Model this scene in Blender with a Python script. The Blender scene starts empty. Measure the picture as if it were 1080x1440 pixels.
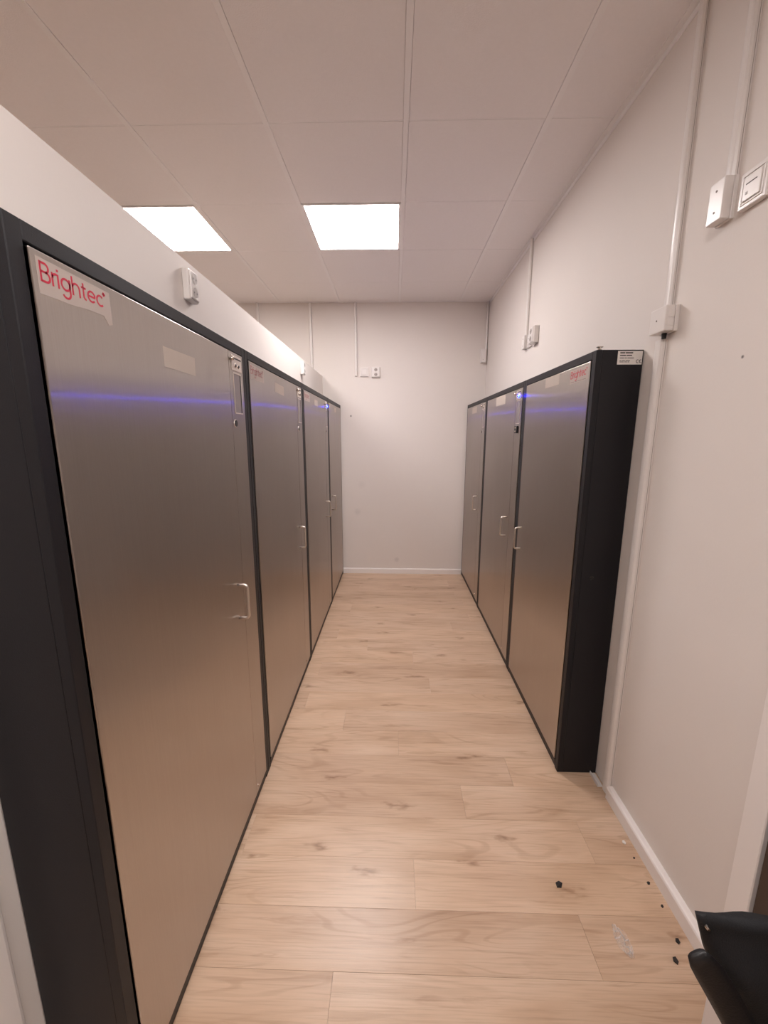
import bpy, bmesh, math, random
from mathutils import Vector, Matrix
random.seed(7)
S = bpy.context.scene
C = S.collection

# ------------------------------------------------------------ camera
CAM_H = 1.508
FPX = 563.9
cam_d = bpy.data.cameras.new('camera')
cam = bpy.data.objects.new('camera', cam_d)
C.objects.link(cam)
cam_d.sensor_fit = 'VERTICAL'
cam_d.sensor_height = 36.0
cam_d.lens = FPX / 1440 * 36.0
cam_d.clip_start = 0.02
PITCH, YAW, ROLL = 0.1853, -0.0252, 0.0021
fw = Vector((math.sin(YAW) * math.cos(PITCH), math.cos(YAW) * math.cos(PITCH), -math.sin(PITCH)))
rt = Vector((math.cos(YAW), -math.sin(YAW), 0))
up = rt.cross(fw)
r2 = rt * math.cos(ROLL) + up * math.sin(ROLL)
u2 = up * math.cos(ROLL) - rt * math.sin(ROLL)
m3 = Matrix((r2, u2, -fw)).transposed()
cam.matrix_world = Matrix.Translation((0, 0, CAM_H)) @ m3.to_4x4()
S.camera = cam

# ------------------------------------------------------------ world and exposure
w = bpy.data.worlds.new('world')
S.world = w
w.use_nodes = True
w.node_tree.nodes['Background'].inputs[0].default_value = (1.0, 0.93, 0.88, 1)
w.node_tree.nodes['Background'].inputs[1].default_value = 0.05
S.view_settings.view_transform = 'Standard'
S.view_settings.look = 'None'
S.view_settings.gamma = 1.0
S.view_settings.use_curve_mapping = False
S.view_settings.exposure = 0.0
S.cycles.blur_glossy = 1.0
S.cycles.sample_clamp_indirect = 8.0
PANEL_STRENGTH = 29.5
PANEL_COLOR = (1.0, 0.942, 0.928)
LED_STRENGTH = 420.0

# ------------------------------------------------------------ measures
XL, XR, XW, XP = -0.565, 0.755, 0.932, -0.748     # cabinet fronts left / right, right wall, partition
YB, ZC, HC, ZP = 4.309, 2.826, 1.83, 2.125        # back wall, ceiling, cabinet height, partition height
X_FAR, Y_FRONT, X_SIDE = -3.6, -3.2, 1.9          # the rest of the room, out of view


# ------------------------------------------------------------ materials
def lin(c):
    return tuple(((v / 255) / 12.92 if v / 255 <= .04045 else ((v / 255 + .055) / 1.055) ** 2.4) for v in c) + (1,)


def new_mat(name):
    m = bpy.data.materials.new(name)
    m.use_nodes = True
    nt = m.node_tree
    return m, nt, nt.nodes['Principled BSDF']


def mat(name, col, rough=.5, metal=0.0, noise=0.0, nscale=20, bump=0.0, bscale=200, spec=.5):
    m, nt, b = new_mat(name)
    c = lin(col)
    b.inputs['Base Color'].default_value = c
    b.inputs['Roughness'].default_value = rough
    b.inputs['Metallic'].default_value = metal
    b.inputs['Specular IOR Level'].default_value = spec
    tc = nt.nodes.new('ShaderNodeTexCoord')
    if noise:
        n = nt.nodes.new('ShaderNodeTexNoise')
        n.inputs['Scale'].default_value = nscale
        n.inputs['Detail'].default_value = 4
        nt.links.new(tc.outputs['Object'], n.inputs['Vector'])
        mx = nt.nodes.new('ShaderNodeMix')
        mx.data_type = 'RGBA'
        mx.inputs[6].default_value = tuple(v * (1 - noise) for v in c[:3]) + (1,)
        mx.inputs[7].default_value = tuple(min(1, v * (1 + noise)) for v in c[:3]) + (1,)
        nt.links.new(n.outputs['Fac'], mx.inputs[0])
        nt.links.new(mx.outputs[2], b.inputs['Base Color'])
    if bump:
        n = nt.nodes.new('ShaderNodeTexNoise')
        n.inputs['Scale'].default_value = bscale
        n.inputs['Detail'].default_value = 3
        nt.links.new(tc.outputs['Object'], n.inputs['Vector'])
        bp = nt.nodes.new('ShaderNodeBump')
        bp.inputs['Strength'].default_value = bump
        bp.inputs['Distance'].default_value = .002
        nt.links.new(n.outputs['Fac'], bp.inputs['Height'])
        nt.links.new(bp.outputs['Normal'], b.inputs['Normal'])
    return m


def emit(name, col, strength):
    m, nt, b = new_mat(name)
    b.inputs['Base Color'].default_value = (.8, .8, .8, 1)
    b.inputs['Emission Color'].default_value = tuple(col) + (1,)
    b.inputs['Emission Strength'].default_value = strength
    return m


def wall_mat(name, col, marks=()):
    m = mat(name, col, rough=.62, noise=.02, nscale=3, bump=.12, bscale=140, spec=.35)
    nt = m.node_tree
    b = nt.nodes['Principled BSDF']
    geo = nt.nodes.new('ShaderNodeNewGeometry')
    src = b.inputs['Base Color'].links[0].from_socket
    for (p, r, dark) in marks:                       # small scuffs on the paint
        d = nt.nodes.new('ShaderNodeVectorMath')
        d.operation = 'DISTANCE'
        d.inputs[1].default_value = p
        nt.links.new(geo.outputs['Position'], d.inputs[0])
        mr = nt.nodes.new('ShaderNodeMapRange')
        mr.inputs[1].default_value = r * .3
        mr.inputs[2].default_value = r
        mr.inputs[3].default_value = dark
        mr.inputs[4].default_value = 0
        nt.links.new(d.outputs['Value'], mr.inputs[0])
        mx = nt.nodes.new('ShaderNodeMix')
        mx.data_type = 'RGBA'
        nt.links.new(mr.outputs[0], mx.inputs[0])
        nt.links.new(src, mx.inputs[6])
        mx.inputs[7].default_value = lin((70, 60, 55))
        src = mx.outputs[2]
    nt.links.new(src, b.inputs['Base Color'])
    return m


def steel_mat():
    """vertically brushed stainless sheet: reflections smear sideways"""
    m, nt, b = new_mat('brushed_steel')
    b.inputs['Metallic'].default_value = 1
    b.inputs['Anisotropic'].default_value = .93
    t = nt.nodes.new('ShaderNodeCombineXYZ')
    t.inputs[1].default_value = 1
    nt.links.new(t.outputs[0], b.inputs['Tangent'])
    geo = nt.nodes.new('ShaderNodeNewGeometry')
    mp = nt.nodes.new('ShaderNodeMapping')
    mp.inputs['Scale'].default_value = (1, 420, 6)
    nt.links.new(geo.outputs['Position'], mp.inputs[0])
    n = nt.nodes.new('ShaderNodeTexNoise')
    n.inputs['Scale'].default_value = 1
    n.inputs['Detail'].default_value = 3
    nt.links.new(mp.outputs[0], n.inputs['Vector'])
    # smears left by cloths and hands
    n2 = nt.nodes.new('ShaderNodeTexNoise')
    n2.inputs['Scale'].default_value = 2.6
    n2.inputs['Detail'].default_value = 2
    n2.inputs['Distortion'].default_value = .8
    mp2 = nt.nodes.new('ShaderNodeMapping')
    mp2.inputs['Scale'].default_value = (1, 2.2, .8)
    nt.links.new(geo.outputs['Position'], mp2.inputs[0])
    nt.links.new(mp2.outputs[0], n2.inputs['Vector'])
    cr = nt.nodes.new('ShaderNodeMapRange')
    cr.inputs[1].default_value = .3
    cr.inputs[2].default_value = .75
    cr.inputs[3].default_value = .29
    cr.inputs[4].default_value = .34
    nt.links.new(n2.outputs['Fac'], cr.inputs[0])
    nt.links.new(cr.outputs[0], b.inputs['Roughness'])
    mx = nt.nodes.new('ShaderNodeMix')
    mx.data_type = 'RGBA'
    mx.inputs[6].default_value = lin((192, 186, 181))
    mx.inputs[7].default_value = lin((202, 196, 191))
    nt.links.new(n.outputs['Fac'], mx.inputs[0])
    nt.links.new(mx.outputs[2], b.inputs['Base Color'])
    # finest scratches: a second lobe that smears almost only sideways
    gl = nt.nodes.new('ShaderNodeBsdfAnisotropic')
    gl.distribution = 'GGX'
    gl.inputs['Roughness'].default_value = .19
    gl.inputs['Anisotropy'].default_value = -.90
    nt.links.new(t.outputs[0], gl.inputs['Tangent'])
    nt.links.new(mx.outputs[2], gl.inputs['Color'])
    ms = nt.nodes.new('ShaderNodeMixShader')
    ms.inputs[0].default_value = .32
    nt.links.new(b.outputs[0], ms.inputs[1])
    nt.links.new(gl.outputs[0], ms.inputs[2])
    nt.links.new(ms.outputs[0], nt.nodes['Material Output'].inputs['Surface'])
    return m


def plank_mat():
    m, nt, b = new_mat('oak_plank')
    tc = nt.nodes.new('ShaderNodeTexCoord')
    oi = nt.nodes.new('ShaderNodeObjectInfo')
    mul = nt.nodes.new('ShaderNodeMath')
    mul.operation = 'MULTIPLY'
    mul.inputs[1].default_value = 37.0
    nt.links.new(oi.outputs['Random'], mul.inputs[0])
    off = nt.nodes.new('ShaderNodeCombineXYZ')
    nt.links.new(mul.outputs[0], off.inputs[0])
    nt.links.new(mul.outputs[0], off.inputs[1])
    nt.links.new(mul.outputs[0], off.inputs[2])
    add = nt.nodes.new('ShaderNodeVectorMath')
    add.operation = 'ADD'
    nt.links.new(tc.outputs['Object'], add.inputs[0])
    nt.links.new(off.outputs[0], add.inputs[1])

    def noise(sx, sy, scale, detail, dist=0.0):
        mp = nt.nodes.new('ShaderNodeMapping')
        mp.inputs['Scale'].default_value = (sx, sy, 1)
        nt.links.new(add.outputs[0], mp.inputs[0])
        n = nt.nodes.new('ShaderNodeTexNoise')
        n.inputs['Scale'].default_value = scale
        n.inputs['Detail'].default_value = detail
        n.inputs['Distortion'].default_value = dist
        nt.links.new(mp.outputs[0], n.inputs['Vector'])
        return n.outputs['Fac']

    def ramp(fac, pts):
        r = nt.nodes.new('ShaderNodeValToRGB')
        e = r.color_ramp.elements
        while len(e) < len(pts):
            e.new(.5)
        for k, (p, c) in enumerate(pts):
            e[k].position = p
            e[k].color = c
        nt.links.new(fac, r.inputs[0])
        return r.outputs[0]

    def mix(fac, a, bb, mode='MIX'):
        x = nt.nodes.new('ShaderNodeMix')
        x.data_type = 'RGBA'
        x.blend_type = mode
        if isinstance(fac, float):
            x.inputs[0].default_value = fac
        else:
            nt.links.new(fac, x.inputs[0])
        for s, v in ((6, a), (7, bb)):
            if isinstance(v, tuple):
                x.inputs[s].default_value = v
            else:
                nt.links.new(v, x.inputs[s])
        return x.outputs[2]

    broad = ramp(noise(1.0, 4.0, 2.0, 4, .6), [(.30, lin((196, 164, 136))), (.52, lin((211, 181, 154))), (.75, lin((219, 192, 167)))])
    fine = ramp(noise(4.0, 150, 1.5, 5, .15), [(.28, (.74, .71, .68, 1)), (.5, (.98, .98, .98, 1)), (.75, (1.05, 1.05, 1.05, 1))])
    col = mix(.6, broad, fine, 'MULTIPLY')
    # cathedral figure: contour lines of a stretched noise
    sn = nt.nodes.new('ShaderNodeMath')
    sn.operation = 'MULTIPLY'
    sn.inputs[1].default_value = 75.0
    nt.links.new(noise(.55, 4.2, 1.7, 2, .5), sn.inputs[0])
    sq = nt.nodes.new('ShaderNodeMath')
    sq.operation = 'SINE'
    nt.links.new(sn.outputs[0], sq.inputs[0])
    fig = ramp(sq.outputs[0], [(.0, (1, 1, 1, 1)), (.55, (1, 1, 1, 1)), (.95, (.87, .84, .81, 1))])
    msk = ramp(noise(.8, 3.0, 2.6, 3), [(.42, (0, 0, 0, 1)), (.62, (1, 1, 1, 1))])
    col = mix(msk, col, mix(1.0, col, fig, 'MULTIPLY'))
    # long darker veins
    vein = ramp(noise(1.3, 16, 2.0, 5, .9), [(.60, (1, 1, 1, 1)), (.67, (.78, .72, .67, 1)), (.71, (.97, .96, .95, 1))])
    col = mix(.6, col, vein, 'MULTIPLY')
    # knots and cracks
    mp = nt.nodes.new('ShaderNodeMapping')
    mp.inputs['Scale'].default_value = (1.7, 5.2, 1)
    nt.links.new(add.outputs[0], mp.inputs[0])
    dn = nt.nodes.new('ShaderNodeTexNoise')
    dn.inputs['Scale'].default_value = 9
    nt.links.new(mp.outputs[0], dn.inputs['Vector'])
    va = nt.nodes.new('ShaderNodeVectorMath')
    va.operation = 'MULTIPLY_ADD'
    va.inputs[1].default_value = (.30, .30, 0)
    nt.links.new(dn.outputs['Color'], va.inputs[0])
    nt.links.new(mp.outputs[0], va.inputs[2])
    vo = nt.nodes.new('ShaderNodeTexVoronoi')
    vo.inputs['Scale'].default_value = 1.0
    vo.voronoi_dimensions = '2D'
    nt.links.new(va.outputs[0], vo.inputs['Vector'])
    knot = ramp(vo.outputs['Distance'], [(.0, (.46, .38, .33, 1)), (.045, (.74, .68, .63, 1)), (.08, (.94, .93, .92, 1)), (.14, (1, 1, 1, 1))])
    col = mix(.9, col, knot, 'MULTIPLY')
    # every board its own tone
    tone = ramp(oi.outputs['Random'], [(0, (.93, .91, .90, 1)), (.5, (1, 1, 1, 1)), (1, (1.04, 1.03, 1.01, 1))])
    col = mix(1.0, col, tone, 'MULTIPLY')
    nt.links.new(col, b.inputs['Base Color'])
    b.inputs['Roughness'].default_value = .30
    b.inputs['Specular IOR Level'].default_value = .5
    bp = nt.nodes.new('ShaderNodeBump')
    bp.inputs['Strength'].default_value = .25
    bp.inputs['Distance'].default_value = .0012
    nt.links.new(noise(3, 90, 1.5, 4, .2), bp.inputs['Height'])
    nt.links.new(bp.outputs['Normal'], b.inputs['Normal'])
    return m


def clear_mat():
    m, nt, b = new_mat('clear_plastic')
    tr = nt.nodes.new('ShaderNodeBsdfTransparent')
    b.inputs['Base Color'].default_value = (.95, .93, .91, 1)
    b.inputs['Roughness'].default_value = .12
    lw = nt.nodes.new('ShaderNodeLayerWeight')
    lw.inputs[0].default_value = .35
    mr = nt.nodes.new('ShaderNodeMapRange')
    mr.inputs[3].default_value = .12
    mr.inputs[4].default_value = .75
    nt.links.new(lw.outputs['Facing'], mr.inputs[0])
    ms = nt.nodes.new('ShaderNodeMixShader')
    nt.links.new(mr.outputs[0], ms.inputs[0])
    nt.links.new(tr.outputs[0], ms.inputs[1])
    nt.links.new(b.outputs[0], ms.inputs[2])
    nt.links.new(ms.outputs[0], nt.nodes['Material Output'].inputs['Surface'])
    return m


M = {
    'wall': wall_mat('wall_paint', (229, 221, 215)),
    'wall_back': wall_mat('back_wall_paint', (229, 221, 215),
                          [((-.458, YB, 1.722), .012, .8), ((-.40, YB, .70), .045, .10), ((.035, YB, .16), .035, .14), ((-.35, YB, 1.0), .05, .05)]),
    'wall_right': wall_mat('right_wall_paint', (229, 221, 215), [((XW, 1.158, 1.721), .006, .85)]),
    'tile': mat('ceiling_tile', (243, 238, 236), .85, noise=.02, nscale=60, bump=.25, bscale=260, spec=.2),
    'bar': mat('ceiling_bar', (244, 240, 238), .5),
    'void': mat('ceiling_void', (190, 178, 172), .9),
    'subfloor': mat('subfloor', (112, 88, 70), .9),
    'plank': plank_mat(),
    'steel': steel_mat(),
    'dark': mat('anthracite_coating', (25, 24, 28), .48, spec=.32, noise=.05, nscale=4, bump=.15, bscale=500),
    'dark2': mat('black_plinth', (30, 26, 26), .5),
    'chrome': mat('chrome', (226, 218, 210), .16, 1.0),
    'satin': mat('satin_nickel', (228, 220, 212), .36, 1.0),
    'sticker': mat('sticker_tape', (184, 171, 163), .4, noise=.04, nscale=30),
    'paper': mat('paper_label', (192, 180, 169), .55, noise=.03, nscale=40),
    'label_white': mat('white_label', (228, 222, 216), .45),
    'red': mat('crimson_print', (198, 30, 62), .45),
    'red_pale': mat('faded_print', (170, 108, 108), .5),
    'grey': mat('grey_print', (138, 126, 120), .6),
    'ink': mat('black_print', (38, 32, 32), .6),
    'black': mat('black_plastic', (16, 15, 16), .4),
    'slot': mat('slot_panel', (146, 138, 140), .3, .6),
    'white': mat('white_plastic', (232, 226, 222), .28, noise=.01),
    'socket': mat('socket_recess', (168, 158, 152), .4),
    'trim': mat('white_trim', (240, 233, 229), .45, noise=.015, nscale=8),
    'led_off': mat('lens_off', (30, 26, 40), .15),
    'led': emit('lens_blue', (.0001, .0017, 1.0), LED_STRENGTH),
    'panel': emit('light_diffuser', PANEL_COLOR, PANEL_STRENGTH),
    'door': mat('dark_brown_door', (62, 47, 40), .5, noise=.08, nscale=9),
    'bag': mat('black_fabric', (20, 20, 23), .7, noise=.25, nscale=60, bump=.5, bscale=420),
    'strap': mat('black_leather', (24, 22, 23), .45, bump=.2, bscale=300),
    'clear': clear_mat(),
    'chip': mat('black_chip', (28, 20, 18), .5),
    'white_chip': mat('white_chip', (232, 226, 220), .4),
}


# ------------------------------------------------------------ mesh helpers
def box(bm, lo, hi, bev=0.0, seg=2):
    r = bmesh.ops.create_cube(bm, size=1.0)
    vs = r['verts']
    for v in vs:
        v.co = Vector(((lo[k] + hi[k]) / 2 + v.co[k] * (hi[k] - lo[k]) for k in range(3)))
    if bev:
        es = list({e for v in vs for e in v.link_edges})
        bmesh.ops.bevel(bm, geom=es, offset=bev, segments=seg, profile=.5, affect='EDGES')
    return bm


def cyl(bm, p0, p1, r0, r1=None, seg=20):
    p0, p1 = Vector(p0), Vector(p1)
    d = p1 - p0
    mx = Matrix.Translation((p0 + p1) / 2) @ d.to_track_quat('Z', 'Y').to_matrix().to_4x4()
    bmesh.ops.create_cone(bm, cap_ends=True, segments=seg, radius1=r0, radius2=r0 if r1 is None else r1, depth=d.length, matrix=mx)
    return bm


def tube(bm, pts, r, seg=10):
    """round bar along a polyline"""
    pts = [Vector(p) for p in pts]
    rings = []
    ref = Vector((.123, .456, .88)).normalized()
    for k, p in enumerate(pts):
        a = pts[max(0, k - 1)]
        c = pts[min(len(pts) - 1, k + 1)]
        t = (c - a).normalized()
        n = (ref - t * ref.dot(t)).normalized()
        b = t.cross(n)
        rings.append([bm.verts.new(p + (n * math.cos(2 * math.pi * j / seg) + b * math.sin(2 * math.pi * j / seg)) * r) for j in range(seg)])
    for k in range(len(rings) - 1):
        for j in range(seg):
            bm.faces.new((rings[k][j], rings[k][(j + 1) % seg], rings[k + 1][(j + 1) % seg], rings[k + 1][j]))
    bm.faces.new(rings[0][::-1])
    bm.faces.new(rings[-1])
    return bm


def prism(bm, outline, y0, y1):
    """outline in local x,z; extruded along local y"""
    a = [bm.verts.new((x, y0, z)) for x, z in outline]
    b = [bm.verts.new((x, y1, z)) for x, z in outline]
    n = len(a)
    bm.faces.new(a)
    bm.faces.new(b[::-1])
    for k in range(n):
        bm.faces.new((a[k], b[k], b[(k + 1) % n], a[(k + 1) % n]))
    return bm


def ribbon(bm, pts, wd, y0, y1):
    """flat stroke of width wd in local x,z along pts"""
    L, R = [], []
    n = len(pts)
    for k, (x, z) in enumerate(pts):
        xa, za = pts[max(0, k - 1)]
        xb, zb = pts[min(n - 1, k + 1)]
        dx, dz = xb - xa, zb - za
        l = math.hypot(dx, dz) or 1
        nx, nz = -dz / l * wd / 2, dx / l * wd / 2
        L.append((x + nx, z + nz))
        R.append((x - nx, z - nz))
    for k in range(n - 1):
        q = [L[k], L[k + 1], R[k + 1], R[k]]
        prism(bm, q, y0, y1)
    return bm


def obj(name, bm, m, parent=None, smooth=False, loc=None):
    bmesh.ops.recalc_face_normals(bm, faces=bm.faces[:])
    me = bpy.data.meshes.new(name)
    bm.to_mesh(me)
    bm.free()
    me.materials.append(M[m])
    if smooth:
        for p in me.polygons:
            p.use_smooth = True
    o = bpy.data.objects.new(name, me)
    C.objects.link(o)
    if parent is not None:
        o.parent = parent
    if loc is not None:
        o.location = loc
    return o


def tag(o, label, cat, group=None):
    o['label'] = label
    o['category'] = cat
    if group:
        o['group'] = group
    return o


def thing(name, label, cat, loc, rotz=0.0, group=None):
    o = bpy.data.objects.new(name, None)
    o.empty_display_size = .05
    C.objects.link(o)
    o.location = loc
    o.rotation_euler = (0, 0, rotz)
    return tag(o, label, cat, group)


def struct(name, bm, m, label=None):
    o = obj(name, bm, m)
    o['kind'] = 'structure'
    if label:
        o['label'] = label
    return o


NB = bmesh.new
HP = math.pi / 2


# ------------------------------------------------------------ the room
struct('wall_right', box(NB(), (XW, .796, 0), (XW + .12, YB, ZC)), 'wall_right', 'off-white painted wall behind the right-hand cabinets')
struct('wall_back', box(NB(), (X_FAR, YB, 0), (XW + .12, YB + .12, ZC)), 'wall_back', 'off-white painted wall at the end of the aisle')
struct('wall_left', box(NB(), (XP - .1, .50, 0), (XP, YB, ZP), .002, 1), 'wall', 'off-white partition wall that stops short of the ceiling, behind the left-hand cabinets')
struct('wall_far_left', box(NB(), (X_FAR - .12, Y_FRONT, 0), (X_FAR, YB + .12, ZC)), 'wall')
struct('wall_front', box(NB(), (X_FAR, Y_FRONT - .12, 0), (X_SIDE + .12, Y_FRONT, ZC)), 'wall')
struct('wall_near_right', box(NB(), (X_SIDE, Y_FRONT, 0), (X_SIDE + .12, .85, ZC)), 'wall')
struct('wall_door_side', box(NB(), (.862, .745, 0), (X_SIDE, .793, ZC)), 'wall')

# floor: oak boards running across the aisle
floor = struct('floor', box(NB(), (X_FAR, Y_FRONT, -.03), (X_SIDE, YB, -.006)), 'subfloor', 'pale oak board floor')
PW = .160
seam0 = 1.044 - 12 * PW
ends = {}
plank_rows = int((YB - seam0) / PW) + 1
fixed = {12: .080, 11: .60, 10: -.165, 13: -.55, 14: .30, 16: .03, 17: -.26, 15: -.75}
plank_meshes = {}


def plank(x0, x1, y0, y1):
    lx, ly = round(x1 - x0, 4), round(y1 - y0, 4)
    if (lx, ly) not in plank_meshes:
        bm = NB()
        box(bm, (0, 0, -.006), (lx, ly, 0), .0003, 1)
        bmesh.ops.recalc_face_normals(bm, faces=bm.faces[:])
        me = bpy.data.meshes.new('plank')
        bm.to_mesh(me)
        bm.free()
        me.materials.append(M['plank'])
        plank_meshes[(lx, ly)] = me
    o = bpy.data.objects.new('plank', plank_meshes[(lx, ly)])
    C.objects.link(o)
    o.parent = floor
    o.location = (x0, y0, 0)


PL = 1.285
for rrow in range(plank_rows):
    y0 = seam0 + rrow * PW
    y1 = min(YB, y0 + PW)
    if y0 < -.4 or y1 - y0 < .01:
        continue
    e0 = fixed.get(rrow, random.uniform(-.9, .9))
    x = e0 - 3 * PL
    while x < 1.9:
        a, b = max(x, -1.6), min(x + PL, 1.86 if y1 < .75 else XW)
        if b - a > .02:
            plank(a, b - .0005, y0, y1 - .0005)
        x += PL
back_boards = obj('board_field', box(NB(), (-3.58, Y_FRONT + .02, -.006), (1.88, seam0 + 5 * PW, 0)), 'plank', floor)
left_boards = obj('board_field', box(NB(), (-3.58, seam0 + 5 * PW, -.006), (-1.6, YB, 0)), 'plank', floor)

# ceiling: lay-in tiles between bars
ceil = struct('ceiling', box(NB(), (X_FAR, Y_FRONT, ZC + .02), (X_SIDE + .12, YB + .12, ZC + .06)), 'void', 'suspended ceiling of pale square tiles')
G = .6
GX, GY = .04, 1.979
LIGHTS = [(-1, 1), (-3, 1), (-1, -4), (1, -4)]  # last two are assumed panels, added behind the camera for the near walls
tile_meshes = {}


def tile(x0, x1, y0, y1):
    k = (round(x1 - x0, 4), round(y1 - y0, 4))
    if k not in tile_meshes:
        bm = NB()
        box(bm, (.0008, .0008, .001), (k[0] - .0008, k[1] - .0008, .019), .0006, 1)
        bmesh.ops.recalc_face_normals(bm, faces=bm.faces[:])
        me = bpy.data.meshes.new('tile')
        bm.to_mesh(me)
        bm.free()
        me.materials.append(M['tile'])
        tile_meshes[k] = me
    o = bpy.data.objects.new('tile', tile_meshes[k])
    C.objects.link(o)
    o.parent = ceil
    o.location = (x0, y0, ZC)


BW = .012
xs = [GX + k * G for k in range(-6, 4)]
ys = [GY + k * G for k in range(-8, 4)]
xcells = [(k, GX + k * G, GX + (k + 1) * G) for k in range(-6, 3)]
ycells = [(k, GY + k * G, GY + (k + 1) * G) for k in range(-8, 4)]
for i, x0, x1 in xcells:
    for j, y0, y1 in ycells:
        if (i, j) in LIGHTS:
            continue
        a, b = max(x0 + BW, X_FAR), min(x1 - BW, (XW - .022) if y0 > .7 else X_SIDE)
        c, d = max(y0 + .003, Y_FRONT), min(y1 - .003, YB - .002)
        if b - a > .03 and d - c > .03:
            tile(a, b, c, d)
for x in xs:
    y_end = YB if x < XW else .74
    if X_FAR < x < X_SIDE:
        obj('ceiling_bar', box(NB(), (-BW, Y_FRONT, ZC - .0015), (BW, y_end, ZC + .004), .0008, 1), 'bar', ceil, loc=(x, 0, 0))
for y in ys:
    x_end = XW if y > .74 else X_SIDE
    obj('cross_bar', box(NB(), (X_FAR, -.0028, ZC + .0015), (x_end, .0028, ZC + .006)), 'bar', ceil, loc=(0, y, 0))

# wall angle along the right wall and the back wall
struct('trim_1', box(box(NB(), (XW - .024, .80, ZC - .002), (XW, YB, ZC + .002)), (XW - .003, .80, ZC - .022), (XW, YB, ZC - .001)), 'bar', 'thin white ceiling edge strip along the right wall')
struct('trim_2', box(NB(), (X_FAR, YB - .02, ZC - .002), (XW - .025, YB, ZC + .002)), 'bar', 'thin white ceiling edge strip along the back wall')


def skirting(name, p0, p1, nrm, h, t, label):
    """skirting board with a rounded top, from p0 to p1 (floor points on the wall), thickness t along nrm"""
    p0, p1, nrm = Vector(p0), Vector(p1), Vector(nrm)
    prof = [(0, 0), (t, 0), (t, h - .008), (t - .003, h - .003), (t - .008, h), (0, h)]
    bm = NB()
    a = [bm.verts.new(p0 + nrm * u + Vector((0, 0, z))) for u, z in prof]
    b = [bm.verts.new(p1 + nrm * u + Vector((0, 0, z))) for u, z in prof]
    n = len(prof)
    for k in range(n):
        bm.faces.new((a[k], a[(k + 1) % n], b[(k + 1) % n], b[k]))
    bm.faces.new(a[::-1])
    bm.faces.new(b)
    return struct(name, bm, 'trim', label)


skirting('baseboard_right', (XW, .80, .0), (XW, 1.478, .0), (-1, 0, 0), .058, .024, 'white skirting board along the right wall')
skirting('baseboard_back', (XL + .002, YB, 0), (XR - .002, YB, 0), (0, -1, 0), .058, .014, 'white skirting board between the two cabinet rows')

# door posts either side of the opening the picture is taken from
struct('trim_3', box(NB(), (.80, .741, 0), (.86, .7945, ZC), .002, 1), 'trim', 'white door post at the right edge')
struct('trim_4', box(NB(), (XP - .10, .42, 0), (XP + .012, .592, ZC - .2), .010, 3), 'trim', 'white door post at the left edge')
dr = struct('door_1', box(NB(), (.802, -.12, .006), (.842, .735, 2.06), .003, 1), 'door', 'dark brown door leaf folded open at the right edge')


# ------------------------------------------------------------ ceiling lights
def ceiling_light(i, j, label):
    x, y = GX + i * G + G / 2, GY + j * G + G / 2
    t = thing('ceiling_light', label, 'ceiling light', (x, y, ZC), 0, 'square ceiling light panels')
    hw = G / 2 - BW
    bm = NB()
    for a, b in (((-hw, -hw), (hw, -hw + .012)), ((-hw, hw - .012), (hw, hw)), ((-hw, -hw + .012), (-hw + .012, hw - .012)), ((hw - .012, -hw + .012), (hw, hw - .012))):
        box(bm, (a[0], a[1], -.001), (b[0], b[1], .018))
    obj('frame', bm, 'bar', t)
    hd = hw - .013
    obj('diffuser', box(NB(), (-hd, -hd, .002), (hd, hd, .012)), 'panel', t)
    return t


for n, (i, j) in enumerate(LIGHTS):
    ceiling_light(i, j, ['bright square light panel in the ceiling above the aisle',
                         'bright square light panel in the ceiling partly cut off by the partition',
                         'unseen square light panel added behind the camera, on the left of two',
                         'unseen square light panel added behind the camera, on the right of two'][n])

# ------------------------------------------------------------ lettering
U = .0193


def arc(cx, cy, r, a0, a1, n=14):
    return [(cx + r * math.cos(math.radians(a0 + (a1 - a0) * k / n)), cy + r * math.sin(math.radians(a0 + (a1 - a0) * k / n))) for k in range(n + 1)]


def logo_strokes():
    out = []
    x = 0

    def add(sh, *strokes):
        nonlocal x
        for s in strokes:
            out.append([(px + x, pz) for px, pz in s])
        x += sh
    add(1.14, [(0, -.08), (0, 1.5)], [(0, 1.42), (.45, 1.42)] + arc(.45, 1.08, .34, 90, -90)[1:] + [(0, .74)], [(.45, .74), (.5, .74)] + arc(.5, .37, .37, 90, -90)[1:] + [(0, 0)])
    add(.60, [(0, -.08), (0, 1.04)], arc(.4, .6, .38, 180, 75, 8))
    add(.34, [(0, -.08), (0, 1.04)], [(-.1, 1.33), (.1, 1.33)])
    add(1.24, arc(.46, .5, .46, 0, 360, 24), [(.92, 1.04), (.92, -.15)] + arc(.46, -.15, .46, 0, -150)[1:])
    add(1.10, [(0, -.08), (0, 1.5)], arc(.4, .58, .4, 180, 0) + [(.8, -.08)])
    add(.74, [(.2, 1.36), (.2, .25)] + arc(.45, .25, .25, 180, 275, 7)[1:], [(-.05, .96), (.52, .96)])
    add(1.16, [(.04, .5), (.92, .5)] + arc(.46, .5, .46, 0, 315, 20)[1:])
    add(.95, arc(.46, .5, .46, 48, 312, 18))
    add(.2, [(-.12, 1.25), (.26, 1.25)], [(.07, 1.06), (.07, 1.44)])
    return out, x


def lettering(parent, x0, z0, material, scale=U, y=-.0034):
    st, wd = logo_strokes()
    bm = NB()
    for s in st:
        ribbon(bm, [(x0 + px * scale, z0 + pz * scale) for px, pz in s], .175 * scale, y - .0003, y)
    return obj('lettering', bm, material, parent)


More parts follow.
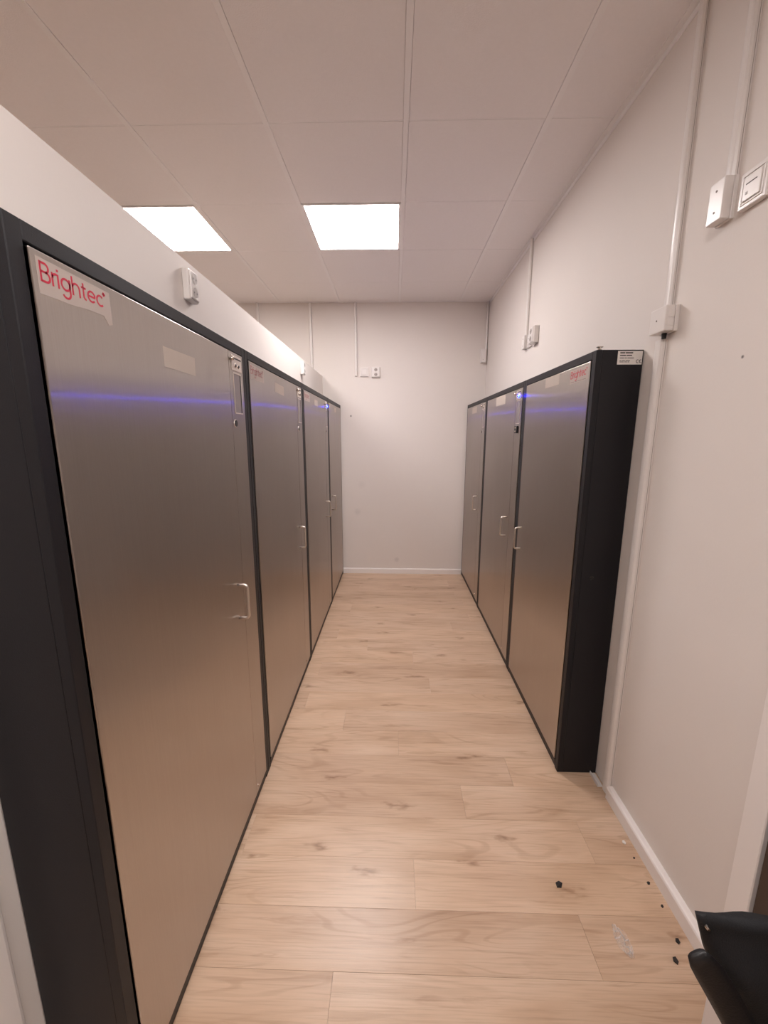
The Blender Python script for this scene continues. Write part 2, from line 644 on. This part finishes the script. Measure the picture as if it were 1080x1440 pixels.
# ------------------------------------------------------------ cabinets
def cabinet(label, loc, rotz, wd, depth, group, mirrored=False, lamp=False, strip=True, lock=False, logo='red',
            sticker=None, scuff=False, torn=False, tagline=False):
    """local x = to the right when facing the door, local y = into the cabinet, z up; origin at the front bottom centre"""
    t = thing('steel_cabinet', label, 'cabinet', loc, rotz, group)
    h, fr = HC, .030
    s = -1 if mirrored else 1            # +1: handle on the right
    hw = wd / 2
    bm = NB()
    box(bm, (-hw, .022, .0), (hw, depth, h), .0015, 1)
    obj('body', bm, 'dark', t)
    bm = NB()
    box(bm, (-hw, 0, 0), (-hw + fr, .0225, h), .0015, 1)
    box(bm, (hw - fr, 0, 0), (hw, .0225, h), .0015, 1)
    box(bm, (-hw + fr, 0, h - fr), (hw - fr, .0225, h), .0015, 1)
    obj('front_frame', bm, 'dark', t)
    bm = NB()
    box(bm, (-hw + fr, .003, 0), (hw - fr, .0225, .017))
    box(bm, (-hw + fr, -.001, .020), (hw - fr, .0225, .038), .001, 1)
    obj('plinth', bm, 'dark2', t)
    g = .0045
    x0, x1, z0, z1 = -hw + fr + g, hw - fr - g, .038 + .004, h - fr - g
    sw = .125
    # door sheet
    if strip:
        dx0, dx1 = (x0, x1 - sw - .0008) if s > 0 else (x0 + sw + .0008, x1)
    else:
        dx0, dx1 = x0, x1
    d = obj('door', box(NB(), (dx0, -.003, z0), (dx1, .019, z1), .0022, 2), 'steel', t)
    if strip:
        a, b = (x1 - sw + .0008, x1) if s > 0 else (x0, x0 + sw - .0008)
        st = obj('control_strip', box(NB(), (a, -.003, z0), (b, .019, z1), .0018, 2), 'steel', t)
        e = x1 if s > 0 else x0          # free edge
        X = lambda u: e - s * u          # distance u in from the free edge
        bx = lambda bm, u0, u1, ya, yb, za, zb, bev=0.0: box(bm, (min(X(u0), X(u1)), ya, za), (max(X(u0), X(u1)), yb, zb), bev, 2)
        bm = NB()
        bx(bm, .020, .108, -.0065, -.003, z1 - .062, z1 - .010, .0014)
        obj('lamp_plate', bm, 'satin', st)
        obj('plate_slit', bx(NB(), .026, .082, -.0075, -.0064, z1 - .023, z1 - .018), 'black', st)
        for k, u in enumerate((.050, .078)):
            on = lamp and k == 0
            cz = z1 - .044
            ro_, ri_ = (.0135, .0110) if on else (.0078, .0056)
            bm = NB()
            n_ = 20
            rings = [[bm.verts.new((X(u) + r_ * math.cos(2 * math.pi * q / n_), y_, cz + r_ * math.sin(2 * math.pi * q / n_))) for q in range(n_)]
                     for r_, y_ in ((ro_, -.0064), (ro_ - .0006, -.0086), (ri_, -.0086), (ri_, -.0066))]
            for q0, q1 in zip(rings, rings[1:]):
                for q in range(n_):
                    bm.faces.new((q0[q], q0[(q + 1) % n_], q1[(q + 1) % n_], q1[q]))
            obj('lens_ring', bm, 'chrome', st, True)
            bm = NB()
            bmesh.ops.create_uvsphere(bm, u_segments=16, v_segments=10, radius=ri_,
                                      matrix=Matrix.Translation((X(u), -.0068, cz)) @ Matrix.Diagonal((1, .66 if on else .62, 1, 1)))
            obj('lens', bm, 'led' if on else 'led_off', st, True)
        bm = cyl(NB(), (X(.118), -.003, z1 - .026), (X(.118), -.012, z1 - .026), .006, .005, 16)
        bmesh.ops.create_uvsphere(bm, u_segments=16, v_segments=8, radius=.0075, matrix=Matrix.Translation((X(.118), -.0125, z1 - .026)))
        obj('knob', bm, 'chrome', st, True)
        # recessed display window with its rim
        zt, zb = z1 - .068, z1 - .208
        bm = NB()
        bx(bm, .026, .030, -.0055, -.003, zb, zt, .0006)
        bx(bm, .094, .098, -.0055, -.003, zb, zt, .0006)
        bx(bm, .030, .094, -.0055, -.003, zt - .004, zt, .0006)
        bx(bm, .030, .094, -.0055, -.003, zb, zb + .004, .0006)
        obj('window_rim', bm, 'satin', st)
        obj('window_pane', bx(NB(), .030, .094, -.0038, -.0028, zb + .004, zt - .004), 'slot', st)
        obj('window_slit', bx(NB(), .0305, .035, -.0046, -.0036, zb + .005, zt - .005), 'black', st)
        # key lock
        kz = z1 - .242
        if lock:
            obj('lock', bx(NB(), .044, .100, -.012, -.003, kz - .022, kz + .022, .003), 'black', st)
            for dz in (-.011, .011):
                obj('lock_screw', cyl(NB(), (X(.074), -.012, kz + dz), (X(.074), -.0145, kz + dz), .006, .005, 14), 'chrome', st)
        else:
            obj('lock_ring', cyl(NB(), (X(.100), -.003, kz), (X(.100), -.0052, kz), .0140, .0130, 20), 'satin', st)
            bm = NB()
            bmesh.ops.create_cone(bm, cap_ends=True, segments=18, radius1=.0112, radius2=.0112, depth=.0030,
                                  matrix=Matrix.Translation((X(.100), -.0052, kz)) @ Matrix.Rotation(HP, 4, 'X'))
            obj('keyhole', bm, 'black', st)
        obj('screw', cyl(NB(), (X(.108), -.003, z0 + .030), (X(.108), -.0065, z0 + .030), .0055, .0045, 14), 'chrome', st)
        hx = dx1 - .055 if s > 0 else dx0 + .055
    else:
        hx = dx1 - .070 if s > 0 else dx0 + .070
    # bar handle
    za, zb, pr = .857, .983, .036
    rr = .012
    pts = [(hx, -.003, za)] + [(hx, -.003 - pr + rr - rr * math.sin(math.radians(k * 15)), za + rr - rr * math.cos(math.radians(k * 15))) for k in range(7)]
    pts = pts + [(p[0], p[1], zb + za - p[2]) for p in pts[::-1]]
    obj('handle', tube(NB(), pts, .0055, 12), 'satin', d, True)
    # logo sticker top left (facing the door), on mirrored doors top right
    lw = .152
    lx = x0 + .016 if s > 0 else x1 - .016 - lw
    zt = z1 - .010
    if logo:
        ol = [(lx - .006, zt), (lx + lw + .006, zt - .002), (lx + lw + .006, zt - .052), (lx - .006, zt - .056)]
        if torn:
            ol = [(lx - .006, zt), (lx + lw + .006, zt - .002), (lx + lw + .007, zt - .060), (lx + lw - .004, zt - .064), (lx + lw - .016, zt - .049), (lx + lw * .6, zt - .050), (lx + lw * .45, zt - .053), (lx - .006, zt - .055)]
        obj('logo_sticker', prism(NB(), ol, -.0034, -.0028), 'sticker', d)
        lettering(d, lx, zt - .034, logo)
        if tagline:
            bm = NB()
            xx = lx + .004
            for k, l in enumerate((.03, .022, .036, .03)):
                box(bm, (xx, -.0037, zt - .051), (xx + l, -.0034, zt - .0485))
                xx += l + .006
            obj('small_print', bm, 'grey', d)
    if sticker:
        sx, sz, w2, h2, tilt = sticker
        c, sn = math.cos(tilt), math.sin(tilt)
        ol = [(sx + px * c - pz * sn, sz + px * sn + pz * c) for px, pz in ((-w2, -h2), (w2 * .98, -h2 * 1.02), (w2, h2), (-w2 * 1.01, h2 * .97))]
        obj('blank_label', prism(NB(), ol, -.0034, -.0028), 'paper', d)
    return t


GL, GR = 'steel cabinets in the left row', 'steel cabinets in the right row'
LB = [.628, 1.573, 2.522, 3.475, 4.299]
RB = [1.605, 2.432, 3.402, 4.299]


def lcab(k, label, **kw):
    a, b = LB[k], LB[k + 1]
    return cabinet(label, (XL, (a + b) / 2, 0), HP, b - a - .002, .180, GL, **kw)


def rcab(k, label, **kw):
    a, b = RB[k], RB[k + 1]
    return cabinet(label, (XR, (a + b) / 2, 0), -HP, b - a - .002, .174, GR, **kw)


lcab(0, 'tall brushed steel cabinet nearest the camera on the left, with torn red-lettered sticker', torn=True, sticker=(-.008, 1.700, .078, .024, .0))
lcab(1, 'brushed steel cabinet second from the camera in the left row', logo='red_pale', sticker=(-.03, 1.735, .078, .022, -.03))
lcab(2, 'brushed steel cabinet with lit blue lamp in the left row', lamp=True, logo='red_pale', sticker=(-.05, 1.745, .06, .02, 0))
lcab(3, 'narrow brushed steel cabinet at the far end of the left row', mirrored=True, strip=False, logo=None, sticker=(.0, 1.755, .05, .02, 0))
rc = rcab(0, 'brushed steel cabinet nearest the camera in the right row, dark side showing', mirrored=True, strip=False, sticker=(0, 1.771, .085, .024, 0), tagline=True)
rcab(1, 'brushed steel cabinet with lit blue lamp and black lock in the right row', lamp=True, lock=True, logo=None, sticker=(-.045, 1.762, .125, .031, 0))
rcab(2, 'brushed steel cabinet at the far end of the right row', logo=None, sticker=(-.05, 1.755, .11, .028, 0))

# rating plate, plug and top fitting on the near right cabinet (local: x = -(world y - centre), y = world x - XR)
w1 = (RB[1] - RB[0] - .002) / 2
lx0, lx1, lz0, lz1 = .079, .170, 1.777, 1.825


def side_box(bm, ya, yb, za, zb, t0=.0, t1=.0008):
    return box(bm, (w1 + t0, ya, za), (w1 + t1, yb, zb))


lab = obj('rating_label', side_box(NB(), lx0, lx1, lz0, lz1), 'label_white', rc)
bm = NB()
for z, hh, words in ((1.8165, .0042, (.018, .027)), (1.8075, .0036, (.022, .020)), (1.799, .0024, (.016, .008, .024)), (1.790, .0022, (.006, .012, .016)), (1.785, .0022, (.016, .010, .006))):
    yy = lx0 + .008
    for l in words:
        side_box(bm, yy, yy + l, z, z + hh, .0008, .0011)
        yy += l + .0022
obj('label_print', bm, 'ink', lab)


def side_arc(bm, cy, cz, r, a0, a1, wd):
    pts = arc(cy, cz, r, a0, a1, 12)
    for k in range(len(pts) - 1):
        (ya, za), (yb, zb) = pts[k], pts[k + 1]
        m_ = ((ya + yb) / 2 - cy, (za + zb) / 2 - cz)
        l = math.hypot(*m_)
        n = (m_[0] / l * wd / 2, m_[1] / l * wd / 2)
        q = [(ya + n[0], za + n[1]), (yb + n[0], zb + n[1]), (yb - n[0], zb - n[1]), (ya - n[0], za - n[1])]
        a = [bm.verts.new((w1 + .0008, p[0], p[1])) for p in q]
        b = [bm.verts.new((w1 + .0012, p[0], p[1])) for p in q]
        bm.faces.new(a)
        bm.faces.new(b[::-1])
        for i in range(4):
            bm.faces.new((a[i], b[i], b[(i + 1) % 4], a[(i + 1) % 4]))


bm = NB()
side_arc(bm, .1540, 1.7885, .0052, 60, 300, .0018)
side_arc(bm, .1650, 1.7885, .0052, 60, 300, .0018)
side_box(bm, .1602, .1645, 1.7876, 1.7894, .0008, .0012)
obj('conformity_mark', bm, 'ink', lab)
bm = NB()
cyl(bm, (w1, .066, .934), (w1 + .002, .066, .934), .009, .008, 16)
obj('hole_plug', bm, 'black', rc)
bm = NB()
box(bm, (w1 - .030, .012, HC), (w1 - .014, .028, HC + .004), .001, 1)
cyl(bm, (w1 - .022, .020, HC + .004), (w1 - .022, .020, HC + .012), .0065, .0065, 14)
box(bm, (w1 - .031, .010, HC + .012), (w1 - .013, .030, HC + .016), .001, 1)
obj('top_fitting', bm, 'chrome', rc)


# ------------------------------------------------------------ wall fittings (local x right, local -y out of the wall)
RL, RR, RBK = HP, -HP, 0.0           # turned for the partition, right wall and back wall


def socket_outlet(label, loc, rotz, wd=.068, ht=.104, dp=.024, group='double wall sockets'):
    t = thing('wall_socket', label, 'wall socket', loc, rotz, group)
    obj('housing', box(NB(), (-wd / 2, -dp, -ht / 2), (wd / 2, 0, ht / 2), .005, 3), 'white', t)
    pw, ph = wd / 2 - .006, ht / 2 - .006
    bm = NB()
    box(bm, (-pw, -dp - .006, -ph), (pw, -dp + .001, ph), .003, 2)
    plate = obj('cover_plate', bm, 'white', t)
    r = min(pw - .004, ph / 2 - .004)
    for k in (-1, 1):
        cz = k * ph / 2
        bm = NB()
        n = 24
        yy = -dp - .0062
        ro, ri = [], []
        for j in range(n):
            a = 2 * math.pi * j / n
            ro.append(bm.verts.new((r * math.cos(a), yy - .0012, cz + r * math.sin(a))))
            ri.append(bm.verts.new((r * .86 * math.cos(a), yy + .0002, cz + r * .86 * math.sin(a))))
        for j in range(n):
            bm.faces.new((ro[j], ro[(j + 1) % n], ri[(j + 1) % n], ri[j]))
        obj('socket_rim', bm, 'white', plate, True)
        obj('socket_well', cyl(NB(), (0, yy + .0004, cz), (0, yy - .0002, cz), r * .86, r * .86, 24), 'socket', plate)
        bm = NB()
        for sx in (-.0095, .0095):
            cyl(bm, (sx, yy, cz), (sx, yy - .0006, cz), .0028, .0028, 12)
        obj('pin_hole', bm, 'black', plate)
    return t


def switch_plate(label, loc, rotz, wd=.086, ht=.088, dp=.012, group='flat wall switch plates', blank=False):
    t = thing('wall_switch', label, 'wall switch', loc, rotz, group)
    obj('back_plate', box(NB(), (-wd / 2, -dp, -ht / 2), (wd / 2, 0, ht / 2), .003, 2), 'white', t)
    a, b = wd / 2 - .010, ht / 2 - .010
    bm = NB()
    for lo, hi in (((-a, -b), (a, -b + .003)), ((-a, b - .003), (a, b)), ((-a, -b + .003), (-a + .003, b - .003)), ((a - .003, -b + .003), (a, b - .003))):
        box(bm, (lo[0], -dp - .0025, lo[1]), (hi[0], -dp + .0005, hi[1]), .0006, 1)
    obj('inner_rim', bm, 'white', t)
    rk = obj('rocker', box(NB(), (-a + .006, -dp - .004, -b + .006), (a - .006, -dp + .0005, b - .006), .002, 2), 'white', t)
    if not blank:
        obj('indicator_slit', box(NB(), (-a * .55, -dp - .0046, b * .25), (a * .45, -dp - .0039, b * .25 + .0022)), 'ink', rk)
        obj('rating_mark', box(NB(), (-a * .5, -dp - .0045, -b * .45), (-a * .3, -dp - .0039, -b * .25)), 'socket', rk)
    return t


def junction(label, loc, rotz, wd, ht, dp, group='small junction boxes', screws=((0, .25), (0, -.25)), ribs=0):
    t = thing('junction_box', label, 'junction box', loc, rotz, group)
    obj('base', box(NB(), (-wd / 2, -dp * .3, -ht / 2), (wd / 2, 0, ht / 2), .0015, 1), 'white', t)
    lid = obj('lid', box(NB(), (-wd / 2 + .001, -dp, -ht / 2 + .001), (wd / 2 - .001, -dp * .32, ht / 2 - .001), .003, 2), 'white', t)
    for sx, sz in screws:
        obj('lid_screw', cyl(NB(), (sx * wd, -dp, sz * ht), (sx * wd, -dp - .0012, sz * ht), .003, .0028, 12), 'grey', lid)
    for k in range(ribs):
        z = -ht / 2 + ht * (k + 1) / (ribs + 1)
        obj('knockout', box(NB(), (wd / 2 - .0008, -dp * .85, z - .012), (wd / 2 + .0012, -dp * .36, z + .010), .0008, 1), 'white', lid)
    return t


def conduit(label, loc, rotz, z0, z1, wd, dp, group='white cable conduits', lean=0.0, seam_shade=True):
    t = thing('cable_conduit', label, 'conduit', loc, rotz, group)
    r = wd / 2
    prof = [(-r, 0), (-r, -dp * .6), (-r * .7, -dp * .92), (-r * .3, -dp), (r * .3, -dp), (r * .7, -dp * .92), (r, -dp * .6), (r, 0)]
    bm = NB()
    a = [bm.verts.new((x, y, z0)) for x, y in prof]
    b = [bm.verts.new((x + lean, y, z1)) for x, y in prof]
    n = len(prof)
    for k in range(n):
        bm.faces.new((a[k], a[(k + 1) % n], b[(k + 1) % n], b[k]))
    bm.faces.new(a[::-1])
    bm.faces.new(b)
    obj('channel', bm, 'white', t)
    if seam_shade:
        bm = NB()
        q = [(-r - .0006, -dp * .3), (-r - .0006, -dp * .22), (r + .0006, -dp * .22), (r + .0006, -dp * .3)]
        a = [bm.verts.new((x, y, z0 + .002)) for x, y in q]
        b = [bm.verts.new((x + lean, y, z1 - .002)) for x, y in q]
        for k in range(4):
            bm.faces.new((a[k], a[(k + 1) % 4], b[(k + 1) % 4], b[k]))
        bm.faces.new(a[::-1])
        bm.faces.new(b)
        obj('cover_seam_shade', bm, 'socket', t)  # grey colour stands in for the shadow line along the cover seam
    return t


# on the partition
socket_outlet('white double socket above the nearest left cabinet', (XP, 1.545, 2.037), RL)
socket_outlet('white double socket on the partition towards the far end of the left row', (XP, 3.335, 2.045), RL)
# on the right wall, nearest group
conduit('white conduit running from the ceiling down to the right wall junction box', (XW, 1.487, 0), RR, 1.935, ZC, .030, .018, lean=-.006)
jb = junction('white junction box on the right wall just above the dark cabinet side', (XW, 1.478, 1.896), RR, .084, .082, .044, screws=((-.05, .0),), ribs=2)
obj('grommet', cyl(NB(), (.004, -.018, -.041), (.004, -.018, -.058), .008, .007, 14), 'black', jb)
conduit('wide white conduit from junction box to floor beside the dark cabinet side', (XW, 1.500, 0), RR, .012, 1.838, .040, .022, lean=0.0)
conduit('white conduit at the upper right edge of the picture', (XW, 1.281, 0), RR, 2.205, ZC, .030, .018, lean=-.002)
junction('small white junction box under the conduit at the right edge', (XW, 1.290, 2.157), RR, .058, .108, .036)
switch_plate('white wall switch cut off by the right edge', (XW, 1.190, 2.146), RR, .086, .090, .016)
# right wall, far group
conduit('thin white conduit on the right wall above the middle cabinet', (XW, 3.025, 0), RR, 2.20, ZC, .028, .020, lean=-.004)
junction('narrow white junction box under the conduit on the right wall', (XW, 3.035, 2.165), RR, .056, .092, .028)
switch_plate('small white switch beside the narrow junction box, right wall', (XW, 2.945, 2.163), RR, .086, .092, .012)
socket_outlet('white double socket on the right wall above the middle cabinet', (XW, 2.830, 2.167), RR, .086, .106, .036)
# back wall
conduit('thin white conduit on the back wall beside the two plates', (-.395, YB, 0), RBK, 2.122, ZC, .024, .022, lean=-.004)
switch_plate('flat white blank plate on the back wall', (-.313, YB, 2.160), RBK, .086, .088, .014, blank=True)
socket_outlet('white double socket on the back wall', (-.194, YB, 2.157), RBK, .088, .104, .022)
conduit('white conduit on the back wall rising behind the partition', (-.850, YB, 0), RBK, 2.0, ZC, .026, .022, lean=-.004)
conduit('leftmost white conduit on the back wall, mostly hidden by the partition', (-1.385, YB, 0), RBK, 2.0, ZC, .026, .022)
conduit('thin white conduit in the far right corner', (.918, YB, 0), RBK, 2.38, ZC, .018, .020)
bx_ = junction('small white box on the back wall in the far right corner', (.892, YB, 2.312), RBK, .052, .134, .042, screws=((-.12, -.3),))

# ------------------------------------------------------------ small things on the floor
tag(obj('trunking_offcut', box(box(NB(), (-.012, -.036, 0), (.012, .036, .003)), (-.012, -.036, .002), (-.009, .036, .016), .0008, 1), 'white', loc=(.912, 1.5665, .0)),
    'short white plastic trunking piece on the floor at the dark cabinet corner', 'trunking')


def chip(name, x, y, sz, m, label, cat, ang=0.0, group=None, fold=.3):
    bm = NB()
    pts = [(-1, -.5), (.1, -.9), (1, -.1), (.5, .7), (-.6, .6)]
    ca, sa = math.cos(ang), math.sin(ang)
    lo = [bm.verts.new(((px * ca - py * sa) * sz, (px * sa + py * ca) * sz, .0001)) for px, py in pts]
    hi = [bm.verts.new(((px * ca - py * sa) * sz, (px * sa + py * ca) * sz, .0012 + abs(px) * fold * sz)) for px, py in pts]
    bm.faces.new(lo[::-1])
    for k in range(1, 4):
        bm.faces.new((hi[0], hi[k], hi[k + 1]))
    for k in range(5):
        bm.faces.new((lo[k], lo[(k + 1) % 5], hi[(k + 1) % 5], hi[k]))
    return tag(obj(name, bm, m, loc=(x, y, 0)), label, cat, group)


chip('plastic_chip', .574, 1.131, .0125, 'chip', 'black chip lying alone on the oak floor', 'debris', .3)
chip('plastic_chip', .879, 1.285, .008, 'white_chip', 'tiny white chip on the floor by the right skirting', 'debris', 1.2)
for (x, y, sz, a, lb) in ((.872, .982, .008, .9, 'dark crumb lying by the right skirting, nearest the black bag'), (.834, .935, .009, 1.1, 'dark crumb on the floor a little off the skirting near the bag'),
                          (.884, 1.144, .006, .3, 'dark crumb against the right skirting, in line with the black chip'), (.886, 1.075, .005, .7, 'dark crumb against the right skirting between two others'),
                          (.884, 1.228, .004, .2, 'smallest dark crumb against the skirting, next to the white chip')):
    chip('dirt_crumb', x, y, sz, 'chip', lb, 'debris', a, 'dark crumbs by the skirting')
bm = NB()
nx, ny = 6, 12
grid = [[bm.verts.new(((i / (nx - 1) - .5) * .026 * (.4 + 1.2 * math.sin(math.pi * min(.98, max(.05, j / (ny - 1))))), (j / (ny - 1) - .5) * .084,
                       .002 + random.random() * .010)) for j in range(ny)] for i in range(nx)]
for i in range(nx - 1):
    for j in range(ny - 1):
        bm.faces.new((grid[i][j], grid[i + 1][j], grid[i + 1][j + 1], grid[i][j + 1]))
bmesh.ops.solidify(bm, geom=bm.faces[:], thickness=.0006)
wr = tag(obj('plastic_wrapper', bm, 'clear', loc=(.703, .975, 0)), 'crumpled clear plastic wrapper on the floor', 'wrapper')
wr.rotation_euler = (0, 0, .12)

# ------------------------------------------------------------ black bag hanging on the open door
bag = thing('black_bag', 'black fabric bag hanging at the lower right edge', 'bag', (.60, .50, .40))
bm = NB()
nx, nz = 22, 26
front, backs = [], []


def edge_left(v):                # left outline of the bag, v = 0 bottom .. 1 top (height .395)
    pts = [(0, .03), (.35, -.015), (.60, -.070), (.83, -.113), (1.0, -.135)]
    for (a, xa), (b, xb) in zip(pts, pts[1:]):
        if v <= b:
            return xa + (xb - xa) * (v - a) / (b - a)
    return pts[-1][1]


for i in range(nx):
    u = i / (nx - 1)
    fr_, bk_ = [], []
    for j in range(nz):
        v = j / (nz - 1)
        xl = edge_left(v)
        x = xl + (.19 - xl) * u
        z = .395 * v - .010 * math.sin(u * math.pi) * v
        puff = math.sin(math.pi * min(1, u)) ** .5 * (.04 + .96 * math.sin(math.pi * min(1, v * .93 + .06)) ** .8)
        wr_ = .006 * math.sin(9 * u + 14 * v) + .005 * math.sin(22 * v - 7 * u * u) + .004 * math.sin(17 * u - 5 * v)
        fr_.append(bm.verts.new((x, -.004 - .045 * puff + wr_ * min(1, 4 * u * (1 - u) + .15), z)))
        bk_.append(bm.verts.new((x, .004 + .035 * puff - wr_ * min(1, 4 * u * (1 - u)), z)))
    front.append(fr_)
    backs.append(bk_)
for i in range(nx - 1):
    for j in range(nz - 1):
        bm.faces.new((front[i][j], front[i + 1][j], front[i + 1][j + 1], front[i][j + 1]))
        bm.faces.new((backs[i][j], backs[i][j + 1], backs[i + 1][j + 1], backs[i + 1][j]))
for i in range(nx - 1):
    bm.faces.new((front[i][0], backs[i][0], backs[i + 1][0], front[i + 1][0]))
    bm.faces.new((front[i][-1], front[i + 1][-1], backs[i + 1][-1], backs[i][-1]))
for j in range(nz - 1):
    bm.faces.new((front[0][j], front[0][j + 1], backs[0][j + 1], backs[0][j]))
    bm.faces.new((front[-1][j], backs[-1][j], backs[-1][j + 1], front[-1][j + 1]))
obj('bag_body', bm, 'bag', bag, True)
# rounded leather tab folded over the lower left edge
bm = NB()
cl = [(-.153, .365), (-.145, .353), (-.134, .338), (-.120, .316), (-.106, .292), (-.091, .266), (-.074, .238), (-.054, .204), (-.030, .164)]
hwid = [.0125, .0180, .0205, .0215, .0218, .022, .0225, .023, .024]
rf, rb = [], []
for k, ((x, z), hh) in enumerate(zip(cl, hwid)):
    xa, za = cl[max(0, k - 1)]
    xb, zb = cl[min(len(cl) - 1, k + 1)]
    l = math.hypot(xb - xa, zb - za)
    n_ = (-(zb - za) / l, (xb - xa) / l)
    rowf, rowb = [], []
    for j in range(7):
        s_ = (j / 6 - .5) * 2
        d_ = .0028 * math.sqrt(max(0, 1 - s_ * s_)) + .0012
        px, pz = x + n_[0] * hh * s_, z + n_[1] * hh * s_
        rowf.append(bm.verts.new((px, -.030 - d_ - .02 * k / 8, pz)))
        rowb.append(bm.verts.new((px, -.030 + d_ - .02 * k / 8, pz)))
    rf.append(rowf)
    rb.append(rowb)
for k in range(len(cl) - 1):
    for j in range(6):
        bm.faces.new((rf[k][j], rf[k + 1][j], rf[k + 1][j + 1], rf[k][j + 1]))
        bm.faces.new((rb[k][j], rb[k][j + 1], rb[k + 1][j + 1], rb[k + 1][j]))
    bm.faces.new((rf[k][0], rb[k][0], rb[k + 1][0], rf[k + 1][0]))
    bm.faces.new((rf[k][6], rf[k + 1][6], rb[k + 1][6], rb[k][6]))
for k in (0, -1):
    for j in range(6):
        bm.faces.new((rf[k][j], rf[k][j + 1], rb[k][j + 1], rb[k][j]))
obj('leather_tab', bm, 'strap', bag, True)
obj('rivet', cyl(NB(), (-.121, -.004, .378), (-.121, -.010, .378), .0028, .0022, 10), 'chrome', bag)
# carrying strap up to the door lever
bm = NB()
tube(bm, [(.05, 0, .385), (.10, .0, .47), (.145, .0, .56), (.158, .0, .612), (.165, .0, .612), (.172, .0, .56), (.168, .0, .45), (.165, .0, .385)], .007, 8)
obj('carrying_strap', bm, 'strap', bag, True)
bm = NB()
cyl(bm, (.802, .50, 1.0), (.744, .50, 1.0), .011, .009, 16)
tube(bm, [(.752, .50, 1.0), (.748, .55, 1.0), (.750, .62, 1.0)], .009, 12)
cyl(bm, (.802, .50, 1.0), (.796, .50, 1.0), .026, .025, 24)
obj('door_handle', bm, 'satin', dr)
